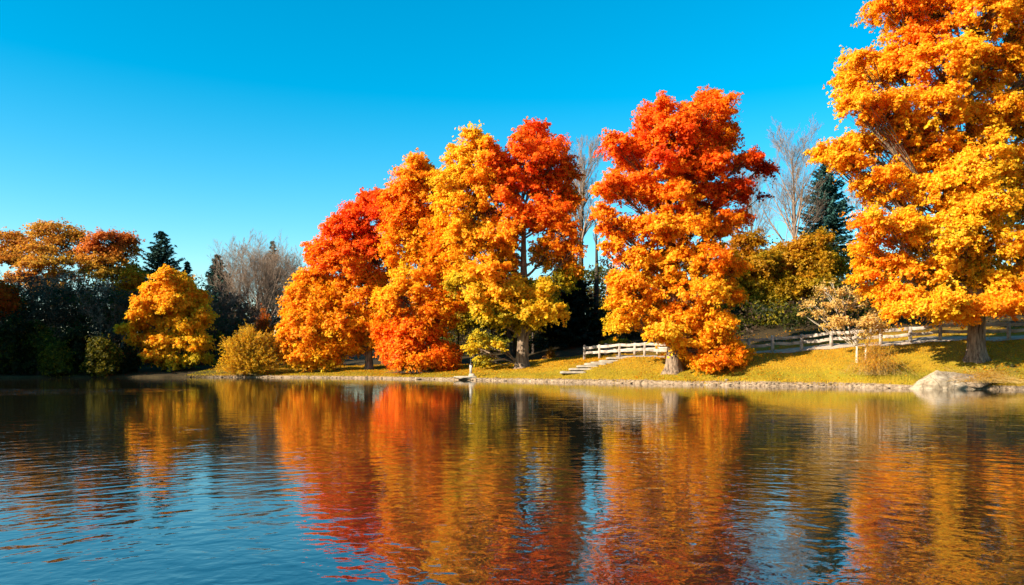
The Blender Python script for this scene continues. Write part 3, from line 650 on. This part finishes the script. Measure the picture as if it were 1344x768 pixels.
# far wood that closes the view
def woodland():
    rng = np.random.default_rng(7)
    n = 9000
    X = rng.uniform(-120, 120, n); Y = shore_y(X) + rng.uniform(46, 70, n)
    pick = rng.random(n)
    X = np.where(pick < .36, rng.uniform(-105, -34, n), np.where(pick < .62, rng.uniform(-14, 60, n), X))
    Y = np.where(X < -34, shore_y(X)+rng.uniform(13, 40, n), shore_y(X)+np.where((pick > .36) & (pick < .62), rng.uniform(29, 46, n)+np.where(X > 16, rng.uniform(-9, 12, n), 0), rng.uniform(46, 70, n)))
    near = (X > 16) & (Y-shore_y(X) < 40)
    top = 6.8+1.6*np.sin(X*.21)+1.2*np.sin(X*.53+1)+.9*np.sin(X*1.3)
    top = (top + 2.0*(X < -36))*np.where(near, .38, 1)
    Z = ground_z(X, Y) + rng.uniform(.02, 1, n)**.9*top
    P = np.stack([X, Y, Z], 1)
    ci = np.repeat(np.arange(n), 38); m = len(ci)
    LP = P[ci]+nrm(rng.normal(size=(m, 3)))*rng.random((m, 1))**.4*lin([1.5, 1.5, .8])
    sz = rng.uniform(.10, .22, m)
    V, Q = leaf_quads(LP, rng.normal(size=(m, 3))+lin([0, -.2, .6]), rng, sz, sz*.7)
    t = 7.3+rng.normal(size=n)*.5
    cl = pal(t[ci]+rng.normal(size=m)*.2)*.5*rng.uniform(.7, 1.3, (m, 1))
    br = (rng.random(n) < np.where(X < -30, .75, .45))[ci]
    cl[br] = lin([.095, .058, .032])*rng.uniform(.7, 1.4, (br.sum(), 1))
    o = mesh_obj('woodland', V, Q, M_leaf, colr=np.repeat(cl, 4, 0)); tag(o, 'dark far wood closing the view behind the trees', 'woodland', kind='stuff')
woodland()
def shade_hill_wood():  # foliage over the added shade-casting hill, which stands out of frame
    rng = np.random.default_rng(19)
    n = 5200
    a = rng.uniform(0, 6.283, n); q = rng.random(n)**.5*1.25
    X = -92+19*q*np.cos(a); Y = 73+18*q*np.sin(a)
    ok = ground_z(X, Y) > .5; X, Y = X[ok], Y[ok]; n = len(X)
    P = np.stack([X, Y, ground_z(X, Y)+rng.random(n)*(3.6+1.2*np.sin(X*.6)*np.sin(Y*.5))], 1)
    ci = np.repeat(np.arange(n), 30); m = len(ci)
    LP = P[ci]+nrm(rng.normal(size=(m, 3)))*rng.random((m, 1))**.4*lin([1.3, 1.3, .9])
    sz = rng.uniform(.18, .4, m)
    V, Q = leaf_quads(LP, rng.normal(size=(m, 3))*.7+lin([.3, 0, .6]), rng, sz, sz*.7)
    t = np.where(rng.random(n) < .4, 4.4, 6.6)+rng.normal(size=n)*.5
    cl = pal(t[ci]+rng.normal(size=m)*.2)*.4*rng.uniform(.7, 1.3, (m, 1))
    o = mesh_obj('woodland', V, Q, M_leaf, colr=np.repeat(cl, 4, 0)); tag(o, 'autumn wood covering the added shade-casting hill out of frame on the left', 'woodland', kind='stuff')
shade_hill_wood()

# ------------------------------------------------------------------ bank: path, fence, steps
FS = 11.0
def bank_pt(px, s):
    """point on the bank seen at photo column px, s metres behind the waterline"""
    d = 70.0
    for _ in range(30):
        d = float(shore_y(at(px, d))) + s
    X = at(px, d)
    return np.array([X, d, float(ground_z(X, d))])
def build_path():
    X = np.arange(9.6, 75, .4); s = np.linspace(FS-.75, FS+1.2, 9)
    XX, SS = np.meshgrid(X, s); SS = SS + .12*np.sin(XX*1.7)*(np.abs(SS-FS-.7) > 1.2)
    YY = np.interp(XX, SHX, SHY) + .5*np.sin(XX*.21) + SS
    V = np.stack([XX, YY, ground_z(XX, YY)+.035], -1).reshape(-1, 3)
    i = np.arange(len(X)*len(s)).reshape(len(s), len(X))
    Q = np.stack([i[:-1, :-1], i[:-1, 1:], i[1:, 1:], i[1:, :-1]], -1).reshape(-1, 4)
    tag(mesh_obj('path', V, Q, M_path, smooth=True), kind='structure')
build_path()
def fy(X, s):
    return float(np.interp(X, SHX, SHY) + .5*math.sin(X*.21) + s)
def box_mesh(path, hw, hh, rng, taper=None):
    """square-section beam along a polyline, capped; gently uneven"""
    P = lin(path); K = len(P)
    T = nrm(np.gradient(P, axis=0)); side = nrm(np.cross(T, lin([0, 0, 1.]))) if abs(T[0, 2]) < .9 else np.tile(lin([[1., 0, 0]]), (K, 1))
    up = np.cross(side, T)
    V = []
    for k in range(K):
        a, b = hw*(1+rng.uniform(-.08, .08)), hh*(1+rng.uniform(-.08, .08))
        if taper and k == K-1: a, b = a*taper, b*taper
        c = .22
        for sx, sy in ((-1, -1+c), (-1, 1-c), (-1+c, 1), (1-c, 1), (1, 1-c), (1, -1+c), (1-c, -1), (-1+c, -1)):
            V.append(P[k]+side[k]*a*sx+up[k]*b*sy)
    V = lin(V); i = np.arange(K*8).reshape(K, 8)
    Q = [np.stack([i[:-1], np.roll(i, -1, 1)[:-1], np.roll(i, -1, 1)[1:], i[1:]], -1).reshape(-1, 4)]
    for r, flip in ((i[0], True), (i[-1], False)):
        q = lin([[r[0], r[1], r[2], r[3]], [r[0], r[3], r[4], r[7]], [r[4], r[5], r[6], r[7]]]).astype(int)
        Q.append(q[:, ::-1] if flip else q)
    return V, np.concatenate(Q)
def fence(name, label, pxs, s, seed, hgt, wood, rails=(.92, .52), rh=.125):
    rng = np.random.default_rng(seed)
    pts = []
    for px in pxs:
        d = 70.
        for _ in range(40): d = .5*d + .5*fy(at(px, d), s)
        X = at(px, d); pts.append(np.array([X, d, float(ground_z(X, d))]))
    root = empty(name, pts[0]); tag(root, label, 'fence')
    O = pts[0]
    for i, p in enumerate(pts):
        h = hgt*(1+rng.uniform(-.05, .07)); lean = rng.uniform(-.03, .03)
        q = p-O
        V, Q = box_mesh([q+[0, 0, -.3], q+[lean*.5, 0, h*.5], q+[lean, 0, h-.05], q+[lean, 0, h]], .105, .105, rng, .6)
        mesh_obj('post', V, Q, wood, root)
        if i+1 < len(pts):
            for f in rails:
                a = q+[0, .0, hgt*f*.93+rng.uniform(-.03, .03)]; b = pts[i+1]-O+[0, 0, hgt*f*.93+rng.uniform(-.03, .03)]
                t = np.linspace(0, 1, 6)[:, None]
                path = a*(1-t)+b*t; path[1:-1] += rng.normal(size=(4, 3))*[0, .01, .018]; path[:, 2] -= .04*np.sin(t[:, 0]*math.pi)
                mesh_obj('rail', *box_mesh(path, .045, rh, rng), wood, root)
    return root
fence('rail_fence', 'long weathered two-rail wooden fence running along the path to the right edge', [767, 787, 813, 846, 880, 915, 950, 983, 1014, 1052, 1091, 1124, 1156, 1195, 1234, 1279, 1324, 1372, 1420], FS, 201, 1.3, M_wood)
fence('rail_fence', 'short pale fence behind the path between the steps and the red-orange maple', [795, 833, 863, 898], FS+2.6, 202, 1.15, M_wood_w, rh=.08)
def steps():
    rng = np.random.default_rng(5)
    n = 7
    root = None
    for i in range(n):
        f = i/(n-1)
        px = 751 + f*58 + rng.uniform(-1.6, 1.6); s = 2.9 + f*(FS-.9-2.9)
        d = 70.
        for _ in range(40): d = .5*d+.5*fy(at(px, d), s)
        X = at(px, d); p = np.array([X, d, float(ground_z(X, d))])
        if root is None:
            O = p; root = empty('stone_steps', p); tag(root, 'flight of broad pale stone steps climbing the bank to the fence', 'steps')
        q = p-O
        w = 1.0*(1-.15*f)*rng.uniform(.9, 1.1); dep = .66; h0, h1 = .0, .16
        nx, ny = 9, 5
        gx, gy = np.meshgrid(np.linspace(-w, w, nx), np.linspace(-dep, dep, ny))
        gx = gx + rng.normal(size=gx.shape)*.03; gy = gy+rng.normal(size=gx.shape)*.03
        tz = h1+rng.normal(size=gx.shape)*.012
        edge = np.zeros_like(gx, bool); edge[[0, -1]] = True; edge[:, [0, -1]] = True
        tz = tz-.03*edge
        ring = [(0, k) for k in range(nx)]+[(k, nx-1) for k in range(1, ny)]+[(ny-1, k) for k in range(nx-2, -1, -1)]+[(k, 0) for k in range(ny-2, 0, -1)]
        V = np.stack([gx, gy, tz], -1).reshape(-1, 3); ii = np.arange(nx*ny).reshape(ny, nx)
        Q = np.stack([ii[:-1, :-1], ii[:-1, 1:], ii[1:, 1:], ii[1:, :-1]], -1).reshape(-1, 4)
        rid = np.array([ii[a, b] for a, b in ring]); lo = V[rid].copy(); lo[:, 2] = h0; lo[:, :2] *= 1.03
        lid = len(V)+np.arange(len(rid))
        Q2 = np.stack([rid, lid, np.roll(lid, -1), np.roll(rid, -1)], -1)
        mesh_obj('step', np.concatenate([V, lo])+q, np.concatenate([Q, Q2]), M_step, root)
steps()

# ------------------------------------------------------------------ stones, post
import bmesh
def rock(name, label, cat, loc, size, seed, mat, sub=5, cuts=16, rough=.075, rz=0., group=None):
    rng = np.random.default_rng(seed)
    bm = bmesh.new(); bmesh.ops.create_icosphere(bm, subdivisions=sub, radius=1.0)
    V = lin([v.co[:] for v in bm.verts]); Q = np.array([[v.index for v in f.verts] for f in bm.faces]); bm.free()
    for _ in range(cuts):
        nn = nrm(rng.normal(size=3)+[0, 0, .25]); dd = rng.uniform(.58, .86)
        pr = V @ nn; ex = np.clip(pr-dd, 0, None); V = V-nn*(ex*.88)[:, None]
    for sc_, am in ((.55, rough*1.2), (.2, rough*.6), (.08, rough*.35)):
        V = V*(1+am*Noise(rng, sc_)(V))[:, None]
    V = V*lin(size)
    o = mesh_obj(name, V, Q, mat, loc=loc); o.rotation_euler = (0, 0, rz)
    return tag(o, label, cat, group)
def granite():
    m, nt, out = new_mat('pale_granite')
    tc = N_(nt, 'ShaderNodeTexCoord')
    def nz(s, d=6., r=.65):
        n = N_(nt, 'ShaderNodeTexNoise', Scale=s, Detail=d, Roughness=r); nt.links.new(tc.outputs['Object'], n.inputs['Vector']); return n.outputs[0]
    c = ramp(nt, nz(1.6), [(.34, (0.160, 0.111, 0.064)), (.5, (0.330, 0.250, 0.160)), (.66, (0.456, 0.361, 0.250))])
    v = N_(nt, 'ShaderNodeTexVoronoi', feature='DISTANCE_TO_EDGE', Scale=1.1)
    mp = N_(nt, 'ShaderNodeMapping'); mp.inputs['Rotation'].default_value = (.3, .5, .4)
    wv = N_(nt, 'ShaderNodeMix'); wv.data_type = 'VECTOR'; wv.inputs[0].default_value = .25
    n3 = N_(nt, 'ShaderNodeTexNoise', Scale=2.5, Detail=4.0); nt.links.new(tc.outputs['Object'], n3.inputs['Vector'])
    nt.links.new(tc.outputs['Object'], wv.inputs[4]); nt.links.new(n3.outputs[1], wv.inputs[5])
    nt.links.new(wv.outputs[1], mp.inputs[0]); nt.links.new(mp.outputs[0], v.inputs['Vector'])
    c = mixc(nt, ramp(nt, v.outputs['Distance'], [(.0, .75), (.035, 0.)]), c, (.10, .07, .045))
    c = mixc(nt, ramp(nt, nz(4.5, 5., .7), [(.58, 0.), (.68, .8)]), c, (.22, .15, .09))
    b = N_(nt, 'ShaderNodeBsdfPrincipled', Roughness=.85); b.inputs['Specular IOR Level'].default_value = .2
    nt.links.new(c, b.inputs['Base Color'])
    bp = N_(nt, 'ShaderNodeBump', Strength=.7, Distance=.08); nt.links.new(nz(5., 8., .7), bp.inputs['Height']); nt.links.new(bp.outputs[0], b.inputs['Normal'])
    nt.links.new(b.outputs[0], out.inputs[0])
    return m
M_gran = granite()
p = bank_pt(1238, .55); rock('boulder', 'large pale granite boulder at the waterline under the huge amber maple', 'boulder', p+[0, 0, -.3], (2.4, 1.5, 1.3), 6, M_gran, cuts=9, rough=.06)
p = bank_pt(1280, .6); rock('boulder', 'smaller brownish rock at the right foot of the pale boulder', 'boulder', p+[0, 0, .05], (1.6, .9, .62), 8, M_brown, 4)
p = bank_pt(612, .35); rock('stone_slab', 'flat pale stone slab jutting into the water under the white post', 'stone slab', p+[0, -.1, .0], (1.3, .75, .2), 9, M_slab, 4, rough=.03)
def marker():
    rng = np.random.default_rng(2)
    p = bank_pt(618, .9); root = empty('marker_post', p); tag(root, 'small white post with stone foot and dark tip beside the lake', 'post')
    V, Q = box_mesh([(0.08, 0, -.1), (0.08, 0, .18), (0.08, 0, .34)], .26, .24, rng, .85); mesh_obj('foot', V, Q, M_slab, root)
    V, Q = box_mesh([(0, 0, .3), (0, 0, .8), (0, 0, 1.12)], .115, .115, rng); mesh_obj('shaft', V, Q, M_white, root)
    z = lin([1.1, 1.16, 1.2, 1.3, 1.55, 1.62, 1.7]); r = lin([.14, .15, .07, .05, .05, .07, .015])
    mesh_obj('finial', *tubes(np.stack([0*z, 0*z, z], 1)[None], r[None], 12), M_black, root, smooth=True)
marker()
def shore_stones():
    rng = np.random.default_rng(77)
    n = 450
    X = rng.uniform(-34, 31, n); s = np.abs(rng.normal(size=n))*.28-.08; Y = shore_y(X)+s
    bm = bmesh.new(); bmesh.ops.create_icosphere(bm, subdivisions=1, radius=1.0)
    U = lin([v.co[:] for v in bm.verts]); T = np.array([[v.index for v in f.verts] for f in bm.faces]); bm.free()
    sz = rng.gamma(2., .020, n)+.015
    S = sz[:, None]*rng.uniform(.6, 1.4, (n, 3))*lin([1.5, 1, .6])
    V = U[None]*(1+rng.uniform(-.18, .18, (n, len(U), 1)))*S[:, None] + np.stack([X, Y, ground_sz(X, s)+sz*.15], 1)[:, None]
    Q = (T[None]+(np.arange(n)*len(U))[:, None, None]).reshape(-1, 3)
    c = np.where(rng.random((n, 1)) < .3, lin([.09, .065, .045]), lin([.24, .17, .105]))*rng.uniform(.7, 1.3, (n, 1))
    o = mesh_obj('shore_gravel', V.reshape(-1, 3), Q, M_grass, colr=np.repeat(c, len(U), 0)); tag(o, 'small stones scattered along the waterline', 'gravel', kind='stuff')
shore_stones()
def ground_cover():
    rng = np.random.default_rng(88)
    n = 95000
    X = rng.uniform(-34, 46, n); s = .12+rng.random(n)**.9*np.where(X > 8, 13.5, 15)
    on_path = (X > 9) & (s > FS-.6) & (s < FS+2.1)
    X, s = X[~on_path], s[~on_path]; n = len(X)
    Y = np.interp(X, SHX, SHY)+.5*np.sin(X*.21)+s; Y = np.maximum(Y, shore_y(X)+.1)
    Z = ground_z(X, Y)
    h = rng.uniform(.03, .09, n)*np.where(s < 1.2, 1.5, 1)
    az = rng.uniform(0, 6.28, n); w = rng.uniform(.012, .03, n); lx, ly = rng.normal(size=n)*.03, rng.normal(size=n)*.03
    cx, cy = np.cos(az)*w, np.sin(az)*w
    B = np.stack([X, Y, Z-.01], 1); T = np.stack([X+lx, Y+ly, Z+h], 1); Wv = np.stack([cx, cy, 0*cx], 1)
    V = np.stack([B-Wv, B+Wv, T+Wv*.3, T-Wv*.3], 1).reshape(-1, 3); Q = np.arange(4*n).reshape(n, 4)
    nz = Noise(rng, 3.0)(B)
    t = 5.3-.3*nz+1.1*np.clip(1-np.abs(s-2.2)/2.6, 0, 1)+rng.normal(size=n)*.3-.5*(s > 6)
    o = mesh_obj('grass', V, Q, M_grass, colr=np.repeat(pal(t)*.6*rng.uniform(.7, 1.2, (n, 1)), 4, 0)); tag(o, 'short golden green grass on the bank', 'grass', kind='stuff')
    n = 24000
    X = rng.uniform(-30, 46, n); s = .5+rng.random(n)**np.where(X > 8, 1.2, .8)*np.where(X > 8, 24, 15)
    Y = np.interp(X, SHX, SHY)+.5*np.sin(X*.21)+s; Y = np.maximum(Y, shore_y(X)+.4)
    P0 = np.stack([X, Y, ground_z(X, Y)+rng.uniform(.03, .08, n)], 1)
    k = (Noise(rng, 2.2)(P0)+rng.normal(size=n)*.8 > -.2) & ~((X > 9) & (s > FS-.5) & (s < FS+2) & (rng.random(n) < .85))
    P0 = P0[k]; n = len(P0)
    sz = rng.uniform(.05, .10, n)
    V, Q = leaf_quads(P0, rng.normal(size=(n, 3))*.35+lin([0, -.1, 1]), rng, sz, sz*.75)
    t = 4.1+rng.normal(size=n)*.6
    o = mesh_obj('fallen_leaves', V, Q, M_leaf, colr=np.repeat(pal(t)*rng.uniform(.4, .75, (n, 1)), 4, 0)); tag(o, 'fallen orange and yellow leaves on the grass', 'leaves', kind='stuff')
ground_cover()

# ------------------------------------------------------------------ light, sky, camera
SUN_EL, SUN_AZ = math.radians(27), math.radians(62)      # azimuth measured from straight behind the viewer towards the left
to_sun = lin([-math.sin(SUN_AZ)*math.cos(SUN_EL), -math.cos(SUN_AZ)*math.cos(SUN_EL), math.sin(SUN_EL)])
from mathutils import Vector
sl = bpy.data.lights.new('sun', 'SUN'); sl.energy = 5.0; sl.angle = math.radians(.5); sl.color = (1.0, .90, .74)
so = bpy.data.objects.new('sun', sl); col.objects.link(so); so.rotation_euler = Vector(to_sun).to_track_quat('Z', 'Y').to_euler(); so.location = (0, -20, 60)
w = bpy.data.worlds.new('World'); sc.world = w; w.use_nodes = True
nt = w.node_tree; nt.nodes.clear()
sky = nt.nodes.new('ShaderNodeTexSky'); sky.sky_type = 'NISHITA'; sky.sun_disc = False
sky.sun_elevation = SUN_EL
sky.sun_rotation = math.atan2(to_sun[0], to_sun[1])
sky.air_density = 1.0; sky.dust_density = .3; sky.ozone_density = 2.0
hs = nt.nodes.new('ShaderNodeHueSaturation'); hs.inputs['Saturation'].default_value = 1.6; hs.inputs['Hue'].default_value = .478
bg = nt.nodes.new('ShaderNodeBackground'); bg.inputs[1].default_value = .081
wo = nt.nodes.new('ShaderNodeOutputWorld')
nt.links.new(sky.outputs[0], hs.inputs['Color']); nt.links.new(hs.outputs[0], bg.inputs[0]); nt.links.new(bg.outputs[0], wo.inputs[0])

cam = bpy.data.cameras.new('camera'); co = bpy.data.objects.new('camera', cam); col.objects.link(co); sc.camera = co
co.location = (0, 0, CAMH); co.rotation_euler = (math.radians(90), 0, 0)
cam.sensor_width = 36; cam.lens = 36*F/1344; cam.shift_y = (HY-384)/1344
cam.clip_start = .1; cam.clip_end = 8000
sc.view_settings.view_transform = 'Standard'; sc.view_settings.look = 'None'; sc.view_settings.gamma = 1; sc.view_settings.use_curve_mapping = False
sc.view_settings.exposure = 1.48
sc.render.engine = 'CYCLES'
cy = sc.cycles
cy.max_bounces = 9; cy.diffuse_bounces = 6; cy.glossy_bounces = 3; cy.transmission_bounces = 8; cy.transparent_max_bounces = 4
cy.caustics_reflective = False; cy.caustics_refractive = False
cy.use_denoising = True; cy.denoiser = 'OPENIMAGEDENOISE'; cy.denoising_input_passes = 'RGB_ALBEDO_NORMAL'; cy.denoising_prefilter = 'ACCURATE'; cy.sample_clamp_indirect = 8
